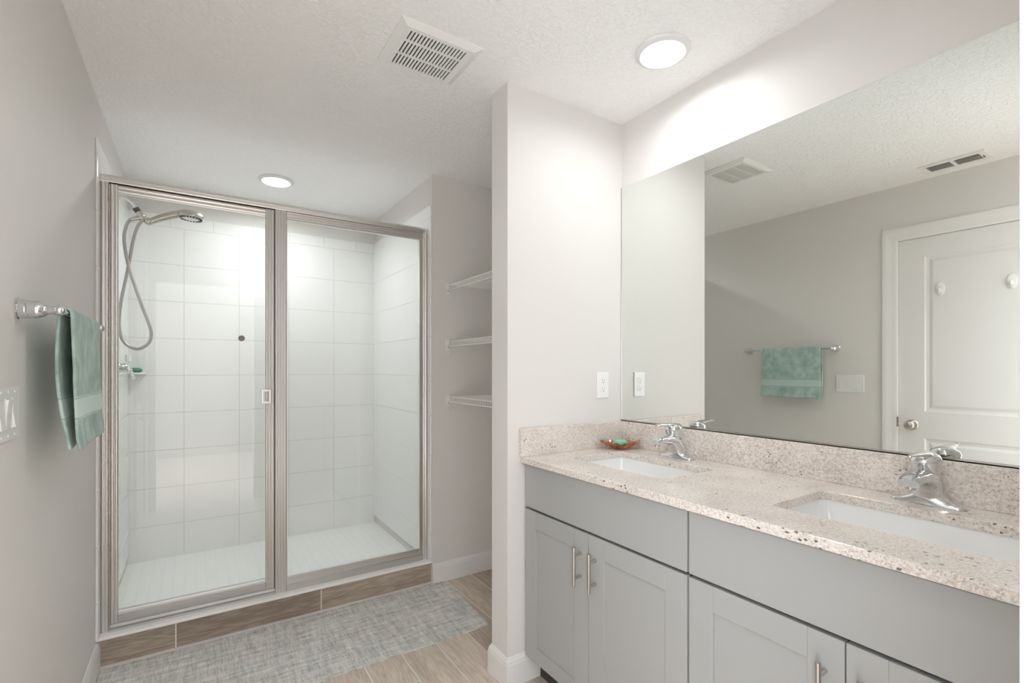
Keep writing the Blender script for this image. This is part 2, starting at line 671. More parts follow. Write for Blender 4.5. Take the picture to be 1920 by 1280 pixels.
baseboard('baseboard_left', L, DY1 + 0.082, L, 2.689, 1, 0, 'white baseboard along the left wall, ending at the shower curb')
baseboard('baseboard_far_right', XS + 0.001, YS, W, YS, 0, -1, 'white baseboard under the shelves beside the shower')
baseboard('baseboard_partition_end', XP, YP, XP, YPB, -1, 0, 'white baseboard wrapped round the end of the partition wall', 1, 1)
baseboard('baseboard_partition_front', XP, YP, W, YP, 0, -1, 'white baseboard on the vanity side of the partition wall', 1, 0)
baseboard('baseboard_partition_back', XP, YPB, W, YPB, 0, 1, 'white baseboard on the niche side of the partition wall', 1, 0)
baseboard('baseboard_niche', W, YPB, W, YS, -1, 0, 'white baseboard on the rear wall of the shelf niche')

# ------------------------------------------------------------------ entrance doorway casing (right edge of the picture)


b = NB()
box(b, 0.4842, 0.555, YF, 0.0905, 0, 2.065)
box(b, OX1 - 0.006, OX1, YF - 0.12, YF, 0, 2.06)
struct('trim_3', b, 'wall', 'painted edge of the entrance doorway at the right side', 'door frame', bevel=0.002)
b = NB()
box(b, L + 0.001, OX0 + 0.003, YF, 0.0905, 0, 2.065)
box(b, L + 0.001, 0.555, YF, 0.0905, 2.065, 2.135)
struct('trim_4', b, 'trim', 'white casing over the entrance doorway', 'door casing', bevel=0.002)

# ------------------------------------------------------------------ door in the left wall (seen in the mirror)
def build_door():
    root = thing('door_1', (L, (DY0 + DY1) / 2, 0), 'white two panel door in the left wall, reflected in the mirror', 'door')
    root['kind'] = 'structure'
    xf = L - 0.006
    # slab face: stiles and rails round two recessed moulded panels
    b = NB()
    y0, y1 = DY0 + 0.003, DY1 - 0.003
    zt = DZ - 0.003
    pans = [(y0 + 0.128, y1 - 0.128, 1.015, 1.966), (y0 + 0.128, y1 - 0.128, 0.24, 0.853)]
    ys = [y0, pans[0][0], pans[0][1], y1]
    zs = [0.01, 0.24, 0.853, 1.015, 1.966, zt]
    for i in range(3):
        for j in range(5):
            if i == 1 and j in (1, 3):
                continue
            vs = [b.verts.new((xf, ys[i + a], zs[j + c])) for a, c in ((0, 0), (1, 0), (1, 1), (0, 1))]
            b.faces.new(vs)
    for (a0, a1, c0, c1) in pans:
        steps = [(0, 0), (0.008, -0.006), (0.022, -0.008), (0.040, -0.002), (0.050, -0.002)]
        rings = [[(xf + dx, a0 + s, c0 + s), (xf + dx, a1 - s, c0 + s), (xf + dx, a1 - s, c1 - s), (xf + dx, a0 + s, c1 - s)] for s, dx in steps]
        vs = loft(b, rings, caps=False)
        b.faces.new(vs[-1])
    # sides and back
    q = [b.verts.new(p) for p in ((xf, y0, 0.01), (xf, y1, 0.01), (xf, y1, zt), (xf, y0, zt), (xf - 0.035, y0, 0.01), (xf - 0.035, y1, 0.01), (xf - 0.035, y1, zt), (xf - 0.035, y0, zt))]
    for f in ((0, 1, 5, 4), (1, 2, 6, 5), (2, 3, 7, 6), (3, 0, 4, 7), (4, 5, 6, 7)):
        b.faces.new([q[k] for k in f])
    bmesh.ops.remove_doubles(b, verts=b.verts[:], dist=1e-5)
    obj('panel', b, 'door', root)
    # casing with a stepped profile
    prof = [(0.0, 0.0), (0.0, 0.009), (0.010, 0.011), (0.030, 0.012), (0.060, 0.016), (0.078, 0.016), (0.080, 0.0)]
    b = NB()
    rings = []
    for (sy, yy, zz, dy, dz) in ((0, DY1, 0, 1, 0), (0, DY1, DZ, 1, 1), (0, DY0, DZ, -1, 1), (0, DY0, 0, -1, 0)):
        rings.append([(L + d, yy + dy * w, zz + dz * w) for w, d in prof])
    loft(b, rings)
    obj('casing', b, 'trim', root)
    b = NB()
    box(b, L - 0.05, L + 0.001, DY1 - 0.001, DY1 + 0.0, 0, DZ)
    box(b, L - 0.05, L + 0.001, DY0, DY0 + 0.001, 0, DZ)
    obj('jamb', b, 'trim', root)
    b = NB(); box(b, L - 0.006, L + 0.0105, DY1 - 0.0035, DY1 + 0.004, 0.915, 0.975)
    obj('strike_plate', b, 'nickel', root, label='dark nickel strike plate')
    # knob
    b = NB()
    lathe(b, [(0.0, 0.0), (0.033, 0.0), (0.033, 0.005), (0.028, 0.010), (0.012, 0.014), (0.011, 0.030), (0.018, 0.036), (0.026, 0.046), (0.027, 0.056), (0.020, 0.064), (0.009, 0.066), (0.0085, 0.071), (0.0, 0.071)], (xf, 1.163, 0.930), (1, 0, 0), 28)
    obj('knob', b, 'nickel', root, smooth=True, label='brushed nickel door knob with turn button')
    # two stick-on hooks
    for yy in (1.026, 0.721):
        b = NB()
        rings = []
        for s, d in ((1.0, 0.0), (1.0, 0.004), (0.93, 0.008), (0.55, 0.009)):
            rings.append([(xf - 0.002 + d, yy + 0.021 * s * math.cos(a), 1.757 + 0.040 * s * math.sin(a)) for a in [2 * PI * k / 28 for k in range(28)]])
        loft(b, rings)
        tube(b, smooth_path([(xf + 0.004, yy, 1.752), (xf + 0.016, yy, 1.738), (xf + 0.028, yy, 1.740), (xf + 0.032, yy, 1.756)], 5), [0.008] * 15 + [0.009], 10)
        obj('hook', b, 'plastic', root, smooth=True, label='white oval stick-on hook')


build_door()

# ------------------------------------------------------------------ recessed ceiling lights
def build_light(x, y, label, k=1.0):
    root = thing('recessed_light', (x, y, H), label, 'ceiling light', 'recessed ceiling lights')
    b = NB()
    lathe(b, [(0.068, 0.004), (0.072, -0.001), (0.074, -0.010), (0.080, -0.014), (0.094, -0.009), (0.098, -0.003), (0.098, 0.0)], (x, y, H), (0, 0, 1), 48, caps=False)
    obj('trim_ring', b, 'trim', root, smooth=True, label='white trim ring')
    b = NB()
    lathe(b, [(0.0, -0.004), (0.05, -0.0045), (0.0715, -0.003)], (x, y, H), (0, 0, 1), 48, caps=False)
    bmesh.ops.remove_doubles(b, verts=b.verts[:], dist=1e-6)
    obj('lens', b, 'lens', root, smooth=True, label='glowing white lens')
    ld = bpy.data.lights.new('lamp', 'AREA')
    ld.shape = 'DISK'; ld.size = 0.140; ld.energy = LAMP_WATTS * k; ld.spread = R(LAMP_SPREAD)
    ld.color = (0.955, 0.98, 1.0)
    ld.cycles.use_multiple_importance_sampling = True
    lo = bpy.data.objects.new('lamp', ld)
    COL.objects.link(lo)
    lo.parent = root
    lo.location = (0, 0, -0.0062)
    return root


lt = build_light(1.424, 1.178, 'round recessed ceiling light above the vanity, nearest the partition')
build_light(0.414, 3.278, 'round recessed ceiling light inside the shower', 2.6)
dup(lt, (0.56, 0.36, H), 'added unseen ceiling light that fills the room from the entrance')  # extra lamp added out of view to brighten the room

# ------------------------------------------------------------------ exhaust fan grille
def build_fan():
    x0, x1, y0, y1 = 0.5665, 0.870, 1.520, 1.784
    root = thing('exhaust_fan', ((x0 + x1) / 2, (y0 + y1) / 2, H), 'square white exhaust fan grille with dark slots in the ceiling', 'vent')
    xs0, dx, nx, sw = 0.6130, 0.01286, 17, 0.0055
    rows = [(1.5575, 1.6085), (1.6165, 1.6860), (1.6945, 1.7560)]
    zc = H - 0.014
    # perforated centre plate
    b = NB()
    xa, xb, ya, yb = x0 + 0.026, x1 - 0.026, y0 + 0.022, y1 - 0.016
    xs = [xa]
    for k in range(nx):
        xs += [xs0 + k * dx - sw / 2, xs0 + k * dx + sw / 2]
    xs.append(xb)
    ys = [ya]
    for r in rows:
        ys += list(r)
    ys.append(yb)
    for i in range(len(xs) - 1):
        for j in range(len(ys) - 1):
            if i % 2 == 1 and j % 2 == 1:
                continue
            box(b, xs[i], xs[i + 1], ys[j], ys[j + 1], zc, zc + 0.004)
    bmesh.ops.remove_doubles(b, verts=b.verts[:], dist=1e-6)
    obj('grille', b, 'plastic', root)
    b = NB()
    rings = []
    for s, z in ((0.0, H), (0.0, H - 0.003), (0.020, H - 0.012), (0.0265, H - 0.0145), (0.0285, H - 0.0140), (0.0285, H - 0.008)):
        xx0, xx1, yy0, yy1 = x0 + s * 0.95, x1 - s * 0.95, y0 + s * 0.8, y1 - s * 0.6
        rings.append([(xx0, yy0, z), (xx1, yy0, z), (xx1, yy1, z), (xx0, yy1, z)])
    loft(b, rings, caps=False)
    obj('frame', b, 'plastic', root)
    b = NB(); box(b, x0 + 0.03, x1 - 0.03, y0 + 0.03, y1 - 0.03, zc + 0.0041, zc + 0.006)  # black plate stands in for the shade within the fan slots
    obj('shade_plate', b, 'dark', root, label='black plate painted as the shade behind the slots')


build_fan()

# supply register near the left wall (seen in the mirror)
def build_register():
    x0, x1, y0, y1 = -0.262, -0.098, 0.776, 1.060
    root = thing('air_register', ((x0 + x1) / 2, (y0 + y1) / 2, H), 'white louvered air register in the ceiling, seen in the mirror', 'vent')
    b = NB()
    xi0, xi1, yi0, yi1 = x0 + 0.030, x1 - 0.030, y0 + 0.030, y1 - 0.030
    ym = (yi0 + yi1) / 2
    for (a0, a1, c0, c1) in ((x0, x1, y0, yi0), (x0, x1, yi1, y1), (x0, xi0, yi0, yi1), (xi1, x1, yi0, yi1), (xi0, xi1, ym - 0.009, ym + 0.009)):
        box(b, a0, a1, c0, c1, H - 0.008, H)
    obj('frame', b, 'plastic', root, bevel=0.002)
    for (c0, c1) in ((yi0, ym - 0.009), (ym + 0.009, yi1)):
        for k in range(5):
            xx = xi0 + 0.012 + k * (xi1 - xi0 - 0.02) / 4.6
            b = NB()
            prism(b, [(xx + 0.008, H - 0.009), (xx + 0.0065, H - 0.0095), (xx - 0.004, H - 0.001), (xx - 0.0025, H - 0.0008)], 1, c0 + 0.001, c1 - 0.001)
            obj('louver', b, 'plastic', root)
    b = NB(); box(b, xi0, xi1, yi0, yi1, H - 0.0006, H - 0.0002)  # thin black sheet gives the gaps between louvers their shade
    obj('shade_plate', b, 'dark', root, label='black sheet painted as the shade behind the louvers')
    b = NB(); box(b, xi0 + 0.03, xi0 + 0.06, y0 + 0.018, y0 + 0.021, H - 0.012, H - 0.0075)
    obj('lever', b, 'gasket', root, label='small dark damper lever')


build_register()

# ------------------------------------------------------------------ mirror
root = thing('wall_mirror', (W, (YF + YP) / 2, 1.034), 'large frameless mirror over the vanity backsplash', 'mirror')
b = NB(); box(b, W - 0.0055, W - 0.0005, 0.08, YP - 0.004, 1.036, 2.129)
obj('mirror_glass', b, 'mirror', root)
b = NB()
box(b, W - 0.0085, W, 0.08, YP - 0.002, 1.0325, 1.0355)
box(b, W - 0.0085, W - 0.0070, 0.08, YP - 0.002, 1.0325, 1.040)
obj('bottom_channel', b, 'nickel', root, label='thin metal channel under the mirror')
b = NB(); box(b, W - 0.0065, W - 0.0002, YP - 0.0038, YP - 0.0006, 1.036, 2.131)
obj('edge_strip', b, 'nickel', root, label='thin grey edge at the corner')

# ------------------------------------------------------------------ countertop
CT = 0.9195
SX0, SX1 = 1.264, 1.548
SINKS = [(1.046, 1.502), (0.243, 0.696)]
XC = 1.1084


def build_counter():
    root = thing('countertop', ((XC + W) / 2, (YF + YP) / 2, CT - 0.025), 'speckled beige granite countertop over the grey cabinets', 'countertop')
    b = NB()
    x0, x1, y0, y1 = XC, W - 0.0005, YF + 0.016, YP - 0.001
    zt, zb = CT, CT - 0.025
    n = 6
    segs = [(y0, (SINKS[1][1] + SINKS[0][0]) / 2, SINKS[1]), ((SINKS[1][1] + SINKS[0][0]) / 2, y1, SINKS[0])]
    for (ya, yb, (sa, sb)) in segs:
        inner = rrect(SX0, SX1, sa, sb, 0.028, n)
        outer = []
        cx, cy = (SX0 + SX1) / 2, (sa + sb) / 2
        corners = [(x1, yb), (x0, yb), (x0, ya), (x1, ya)]
        m = n + 1
        # inner has four corner runs of m points; connect each run to its outer corner
        for z in (zt, zb):
            iv = [b.verts.new((p[0], p[1], z)) for p in inner]
            ov = [b.verts.new((p[0], p[1], z)) for p in corners]
            for q in range(4):
                run = iv[q * m:(q + 1) * m]
                for k in range(m - 1):
                    b.faces.new((ov[q], run[k], run[k + 1]))
                nq = (q + 1) % 4
                b.faces.new((ov[q], run[-1], iv[(q + 1) * m % len(iv)], ov[nq]))
            if z == zt:
                it = iv
            else:
                for k in range(len(iv)):
                    j = (k + 1) % len(iv)
                    b.faces.new((it[k], it[j], iv[j], iv[k]))
    for (pa, pb) in (((x0, y0), (x0, y1)), ((x1, y0), (x1, y1)), ((x0, y0), (x1, y0)), ((x0, y1), (x1, y1))):
        ps = [pa, pb]
        if pa[0] == pb[0]:
            ps = [pa, (pa[0], (SINKS[1][1] + SINKS[0][0]) / 2), pb]
        for q, r_ in zip(ps, ps[1:]):
            b.faces.new([b.verts.new(p) for p in ((q[0], q[1], zt), (r_[0], r_[1], zt), (r_[0], r_[1], zb), (q[0], q[1], zb))])
    bmesh.ops.remove_doubles(b, verts=b.verts[:], dist=1e-5)
    obj('slab', b, 'granite', root, bevel=0.0025)
    b = NB(); box(b, W - 0.020, W - 0.0003, y0, y1, CT, 1.0325)
    obj('backsplash', b, 'granite', root, bevel=0.0015)
    b = NB(); box(b, XC - 0.006, W - 0.0203, YP - 0.0205, YP - 0.0003, CT, 1.0325)
    obj('side_splash', b, 'granite', root, bevel=0.0015)


build_counter()


# ------------------------------------------------------------------ undermount sinks
def build_sink():
    sa, sb = SINKS[0]
    root = thing('sink', ((SX0 + SX1) / 2, (sa + sb) / 2, CT - 0.155), 'white rectangular undermount sink nearest the partition', 'sink', 'undermount sinks')
    b = NB()
    prof = [(-0.030, -0.0252, 0.045), (-0.004, -0.0252, 0.032), (-0.004, -0.030, 0.032), (0.004, -0.075, 0.034), (0.012, -0.120, 0.040), (0.024, -0.138, 0.045), (0.045, -0.146, 0.045), (0.110, -0.149, 0.03)]
    rings = []
    for s, z, r in prof:
        rings.append([(p[0], p[1], CT + z) for p in rrect(SX0 + s, SX1 - s, sa + s, sb - s, r)])
    n0 = len(rings)
    under = [(0.110, -0.157, 0.03), (0.045, -0.156, 0.045), (0.010, -0.140, 0.045), (-0.006, -0.075, 0.034), (-0.014, -0.033, 0.034), (-0.030, -0.032, 0.045)]
    for s, z, r in under:
        rings.append([(p[0], p[1], CT + z) for p in rrect(SX0 + s, SX1 - s, sa + s, sb - s, r)])
    vs = loft(b, rings, caps=False)
    for k in (n0 - 1,):
        b.faces.new(vs[k])
    b.faces.new(vs[n0][::-1])
    # join rim
    a, c = vs[-1], vs[0]
    for i in range(len(a)):
        j = (i + 1) % len(a)
        b.faces.new((a[i], a[j], c[j], c[i]))
    # separate the inner floor from the outer bottom (remove connecting strip between n0-1 and n0)
    obj('bowl', b, 'porcelain', root, smooth=True)
    b = NB()
    cx, cy = (SX0 + SX1) / 2, (sa + sb) / 2
    lathe(b, [(0.0, 0.004), (0.012, 0.004), (0.014, 0.006), (0.026, 0.005), (0.030, 0.0015), (0.030, -0.001)], (cx, cy, CT - 0.149), (0, 0, 1), 28)
    obj('drain', b, 'chrome', root, smooth=True, label='chrome drain')
    return root


sk = build_sink()
dup(sk, (sk.location.x, (SINKS[1][0] + SINKS[1][1]) / 2, sk.location.z), 'white rectangular undermount sink nearest the right edge')


# ------------------------------------------------------------------ faucets
def build_faucet(x, y, label):
    root = thing('faucet', (x, y, CT + 0.0006), label, 'faucet', 'chrome bathroom faucets')
    z0 = CT + 0.0006
    # escutcheon with swept wings: half sections along y
    b = NB()
    rings = []
    N = 44
    for k in range(N + 1):
        t = math.sin((-1 + 2 * k / N) * PI / 2)
        yy = y + 0.081 * t
        a = abs(t)
        hgt = 0.0095 + 0.050 * max(0.0, 1 - a / 0.86) ** 1.9
        wid = 0.0275 - 0.006 * a
        e = max(0.0, (a - 0.80) / 0.20)
        rr = math.sqrt(max(0.02, 1 - e * e))
        wid *= rr
        hgt *= max(0.25, rr)
        ring = []
        for q in range(17):
            an = PI * q / 16
            ring.append((x + wid * math.copysign(abs(math.cos(an)) ** 0.8, math.cos(an)), yy, z0 + hgt * math.sin(an) ** 0.7))
        rings.append(ring)
    loft(b, rings)
    obj('base', b, 'chrome', root, smooth=True)

    def sweep(pts, secs, name, mat='chrome', n=28, ex=0.75):
        b = NB()
        P = smooth_path(pts, 7)
        m = len(P)
        rings = []
        for i, p in enumerate(P):
            t = (P[min(i + 1, m - 1)] - P[max(i - 1, 0)]).normalized()
            side = Vector((0, 1, 0))
            up = side.cross(t).normalized()
            f = i / (m - 1) * (len(secs) - 1)
            k = min(int(f), len(secs) - 2)
            g = f - k
            g = g * g * (3 - 2 * g)
            wy = secs[k][0] * (1 - g) + secs[k + 1][0] * g
            hz = secs[k][1] * (1 - g) + secs[k + 1][1] * g
            rings.append([p + side * (wy * math.copysign(abs(math.cos(2 * PI * q / n)) ** ex, math.cos(2 * PI * q / n))) + up * (hz * math.copysign(abs(math.sin(2 * PI * q / n)) ** ex, math.sin(2 * PI * q / n))) for q in range(n)])
        loft(b, rings)
        return obj(name, b, mat, root, smooth=True)
    D = [(0.0, 0.003), (0.001, 0.022), (0.006, 0.042), (0.020, 0.062), (0.046, 0.075), (0.080, 0.078), (0.112, 0.076), (0.134, 0.069)]
    sp = sweep([(x - d, y, z0 + z) for d, z in D],
               [(0.035, 0.026), (0.033, 0.026), (0.031, 0.027), (0.030, 0.024), (0.0285, 0.019), (0.0265, 0.0155), (0.0250, 0.0135), (0.0225, 0.0115)], 'spout')
    b = NB()
    lathe(b, [(0.0, 0.0), (0.0115, 0.0), (0.0115, 0.008), (0.0, 0.008)], (x - 0.120, y, z0 + 0.054), (0, 0, 1), 18)
    obj('aerator', b, 'nickel', sp, smooth=True)
    ax = Vector((-0.20, 0, 0.98)).normalized()
    hc = Vector((x - 0.012, y, z0 + 0.078))
    b = NB()
    lathe(b, [(0.0, -0.014), (0.0215, -0.014), (0.0225, 0.0045), (0.0, 0.0045)], hc, ax, 28)
    obj('collar', b, 'gasket', root, smooth=True, label='dark seam under the handle')
    b = NB()
    lathe(b, [(0.0, 0.003), (0.0280, 0.003), (0.0290, 0.008), (0.0312, 0.022), (0.0335, 0.036), (0.0345, 0.043), (0.0315, 0.051), (0.020, 0.0585), (0.008, 0.0605), (0.0, 0.061)], hc, ax, 36)
    hd = obj('handle', b, 'chrome', root, smooth=True)
    b = NB()
    P0 = hc + ax * 0.046
    pts = smooth_path([P0 + Vector((0.020, 0, 0.002)), P0 + Vector((-0.018, 0, 0.009)), P0 + Vector((-0.050, 0, 0.0115)), P0 + Vector((-0.078, 0, 0.013)), P0 + Vector((-0.104, 0, 0.013))], 6)
    m = len(pts)
    rings = []
    for i, p in enumerate(pts):
        f = i / (m - 1)
        wy = 0.020 * (1 - f) ** 1.3 + 0.0042
        hz = 0.012 * (1 - f) ** 1.5 + 0.0026
        rings.append([p + Vector((0, wy * math.cos(2 * PI * q / 16), hz * math.sin(2 * PI * q / 16))) for q in range(16)])
    loft(b, rings)
    lathe(b, [(0.0, -0.004), (0.0035, -0.003), (0.0048, 0.0), (0.0035, 0.003), (0.0, 0.004)], pts[-1], (1, 0, 0), 12)
    obj('lever', b, 'chrome', hd, smooth=True)
    return root


fc = build_faucet(1.630, 1.276, 'chrome single handle faucet beside the soap dish')
dup(fc, (1.630, 0.474, CT + 0.0006), 'chrome single handle faucet nearest the right edge')

# ------------------------------------------------------------------ vanity cabinets
XF = 1.128


def shaker_door(y0, y1, z0, z1, root, handle_y):
    b = NB()
    fr = 0.0735
    t = 0.019
    yi0, yi1, zi0, zi1 = y0 + fr, y1 - fr, z0 + fr * 0.80, z1 - fr * 0.93
    for (a0, a1, c0, c1) in ((y0, yi0, z0, z1), (yi1, y1, z0, z1), (yi0, yi1, z0, zi0), (yi0, yi1, zi1, z1)):
        box(b, XF, XF + t, a0, a1, c0, c1)
    box(b, XF + 0.0065, XF + t - 0.002, yi0 - 0.002, yi1 + 0.002, zi0 - 0.002, zi1 + 0.002)
    d = obj('door', b, 'cabinet', root, bevel=0.0013)
    b = NB()
    hx = XF - 0.032
    zt, zb = z1 - 0.050, z1 - 0.183
    tube(b, [(hx, handle_y, zb), (hx, handle_y, zt)], 0.0055, 16)
    for zz in (zt - 0.027, zb + 0.027):
        tube(b, [(hx, handle_y, zz), (XF + 0.001, handle_y, zz)], 0.0050, 12)
    obj('handle', b, 'nickel', d, smooth=True, label='brushed nickel bar pull')


def build_cabinet(y0, y1, ysplit, label):
    root = thing('vanity_cabinet', ((XF + W) / 2, (y0 + y1) / 2, 0), label, 'cabinet')
    b = NB()
    xb = XF + 0.021
    yo0, yo1 = y0 - 0.0022, y1 + 0.0022
    box(b, xb, W - 0.001, yo0, yo0 + 0.016, 0.105, CT - 0.0255)
    box(b, xb, W - 0.001, yo1 - 0.016, yo1, 0.105, CT - 0.0255)
    box(b, xb, W - 0.001, yo0 + 0.016, yo1 - 0.016, 0.105, 0.121)
    box(b, W - 0.013, W - 0.001, yo0 + 0.016, yo1 - 0.016, 0.121, CT - 0.0255)
    box(b, xb, xb + 0.018, yo0 + 0.016, yo1 - 0.016, 0.695, 0.735)
    box(b, xb, xb + 0.018, yo0 + 0.016, yo1 - 0.016, CT - 0.05, CT - 0.0255)
    obj('carcass', b, 'cabinet_dark', root)
    b = NB(); box(b, XF + 0.075, XF + 0.090, yo0, yo1, 0.0, 0.105)
    obj('toe_kick', b, 'cabinet_dark', root, label='dark recessed toe kick')
    b = NB(); box(b, XF, XF + 0.019, y0, y1, 0.7185, 0.888)
    obj('drawer_front', b, 'cabinet', root, bevel=0.0013)
    shaker_door(ysplit + 0.0014, y1, 0.112, 0.7095, root, ysplit + 0.038)
    shaker_door(y0, ysplit - 0.0014, 0.112, 0.7095, root, ysplit - 0.038)


build_cabinet(0.8510, 1.6285, 1.2488, 'grey shaker vanity cabinet under the sink nearest the partition')
build_cabinet(0.0980, 0.8440, 0.4634, 'grey shaker vanity cabinet under the sink nearest the right edge')

# ------------------------------------------------------------------ soap dish and soaps
def build_dish():
    cx, cy = 1.590, 1.550
    ang = R(-33)
    ux = Vector((math.cos(ang), math.sin(ang), 0)); uy = Vector((-math.sin(ang), math.cos(ang), 0))
    b = NB()
    n = 48
    def ring(s, z, wav):
        out = []
        for k in range(n):
            a = 2 * PI * k / n
            pt = abs(math.cos(a)) ** 6
            r = 0.058 * s * (1 + 0.5 * pt * wav) * (1 + 0.05 * wav * math.sin(9 * a))
            zz = z + wav * (0.004 * math.sin(9 * a + 1) + 0.006 * pt)
            out.append(Vector((cx, cy, CT + 0.0012 + zz)) + ux * (r * math.cos(a)) + uy * (r * 0.86 * math.sin(a)))
        return out
    rings = [ring(0.42, 0.0006, 0), ring(0.60, 0.003, 0.1), ring(0.82, 0.014, 0.5), ring(0.98, 0.026, 1.0), ring(1.0, 0.0285, 1.0), ring(0.94, 0.026, 1.0), ring(0.78, 0.016, 0.5), ring(0.5, 0.007, 0.1), ring(0.2, 0.0055, 0)]
    loft(b, rings)
    o = obj('soap_dish', b, 'dish', None, smooth=True)
    tag(o, 'reddish brown leaf shaped soap dish on the countertop', 'soap dish')
    b = NB()
    rings = []
    for z, s in ((0.0065, 0.72), (0.012, 0.93), (0.020, 1.0), (0.029, 0.95), (0.036, 0.78), (0.039, 0.45)):
        out = []
        for k in range(36):
            a = 2 * PI * k / 36
            c, s_ = math.cos(a), math.sin(a)
            out.append(Vector((cx, cy, CT + 0.0035 + z)) + ux * (0.033 * s * math.copysign(abs(c) ** 0.65, c)) + uy * (0.020 * s * math.copysign(abs(s_) ** 0.65, s_)))
        rings.append(out)
    loft(b, rings)
    o = obj('bar_soap', b, 'soap', None, smooth=True)
    tag(o, 'mint green bar of soap in the reddish soap dish', 'soap')


build_dish()

# ------------------------------------------------------------------ outlet and switch plates
def build_outlet():
    x0, x1, z0, z1 = 1.5295, 1.6018, 1.143, 1.2625
    root = thing('electrical_outlet', ((x0 + x1) / 2, YP, z0), 'white duplex electrical outlet on the partition wall', 'outlet')
    b = NB(); box(b, x0, x1, YP - 0.0065, YP - 0.0001, z0, z1)
    obj('cover_plate', b, 'plastic', root, bevel=0.003)
    cx, cz = (x0 + x1) / 2, (z0 + z1) / 2
    for dz in (0.0195, -0.0195):
        b = NB()
        out = [(cx + p[0], cz + dz + p[1]) for p in [(0.017 * math.cos(a), max(-0.0135, min(0.0135, 0.0175 * math.sin(a)))) for a in [2 * PI * k / 32 for k in range(32)]]]
        prism(b, out, 1, YP - 0.0085, YP - 0.006)
        r = obj('receptacle', b, 'plastic', root, bevel=0.0006)
        b = NB()
        box(b, cx - 0.0078, cx - 0.0058, YP - 0.0088, YP - 0.008, cz + dz - 0.001, cz + dz + 0.0075)
        box(b, cx + 0.0058, cx + 0.0078, YP - 0.0088, YP - 0.008, cz + dz - 0.000, cz + dz + 0.0068)
        lathe(b, [(0.0, 0.0), (0.0028, 0.0), (0.0028, 0.0008), (0.0, 0.0008)], (cx, YP - 0.0080, cz + dz - 0.0075), (0, -1, 0), 12)
        obj('slot', b, 'slot', r, label='grey socket slots')
    b = NB(); lathe(b, [(0.0, 0.0), (0.003, 0.0), (0.0025, 0.001), (0.0, 0.0012)], (cx, YP - 0.0064, cz), (0, -1, 0), 12)
    obj('screw', b, 'plastic', root)


build_outlet()


def build_switch():
    y0, y1, z0, z1 = 1.418, 1.586, 1.118, 1.236
    root = thing('light_switch', (L, (y0 + y1) / 2, z0), 'white three gang rocker switch plate at the left edge', 'light switch')
    b = NB()
    box(b, L + 0.0001, L + 0.0065, y0, y1, z0, z1)
    obj('cover_plate', b, 'plastic', root, bevel=0.0025)
    pitch = 0.046
    cz = (z0 + z1) / 2
    cy = (y0 + y1) / 2
    for k in (-1, 0, 1):
        yy = cy + k * pitch
        b = NB()
        for (a0, a1, c0, c1) in ((-0.0178, -0.0165, -0.0345, 0.0345), (0.0165, 0.0178, -0.0345, 0.0345), (-0.0165, 0.0165, 0.0332, 0.0345), (-0.0165, 0.0165, -0.0345, -0.0332)):
            box(b, L + 0.006, L + 0.0078, yy + a0, yy + a1, cz + c0, cz + c1)
        fr = obj('switch_frame', b, 'plastic', root)
        b = NB()
        up = 1 if k != 0 else -1
        prism(b, [(L + 0.006, cz - 0.032), (L + 0.0115 if up > 0 else L + 0.0075, cz - 0.032), (L + 0.0080, cz), (L + 0.0075 if up > 0 else L + 0.0115, cz + 0.032), (L + 0.006, cz + 0.032)], 1, yy - 0.0155, yy + 0.0155)
        obj('rocker', b, 'plastic', fr)
        for s in (-1, 1):
            b = NB(); lathe(b, [(0.0, 0.0), (0.003, 0.0), (0.0026, 0.001), (0.0, 0.0013)], (L + 0.0064, yy, cz + s * 0.0485), (1, 0, 0), 12)
            obj('screw', b, 'plastic', root)


build_switch()

# ------------------------------------------------------------------ towel bar and towel
TBX, TBZ = L + 0.0755, 1.4185
TY0, TY1 = 1.586, 2.205


def build_towel_bar():
    root = thing('towel_bar', (L, (TY0 + TY1) / 2, TBZ), 'chrome towel bar on the left wall', 'towel bar')
    for yy in (TY0, TY1):
        b = NB()
        lathe(b, [(0.0, 0.0), (0.0255, 0.0), (0.0255, 0.004), (0.0225, 0.0065), (0.0232, 0.009), (0.0225, 0.018), (0.0205, 0.030), (0.0215, 0.034), (0.0200, 0.042), (0.0150, 0.051), (0.0105, 0.055), (0.0100, 0.066), (0.0118, 0.069)], (L, yy, TBZ), (1, 0, 0), 36)
        p = obj('post', b, 'chrome', root, smooth=True)
        b = NB()
        bmesh.ops.create_uvsphere(b, u_segments=24, v_segments=16, radius=0.0125)
        for v in b.verts:
            v.co += Vector((TBX, yy, TBZ))
        obj('end_cap', b, 'chrome', p, smooth=True)
    b = NB()
    tube(b, [(TBX, TY0, TBZ), (TBX, TY1, TBZ)], 0.0075, 20)
    obj('bar', b, 'chrome', root, smooth=True)


build_towel_bar()


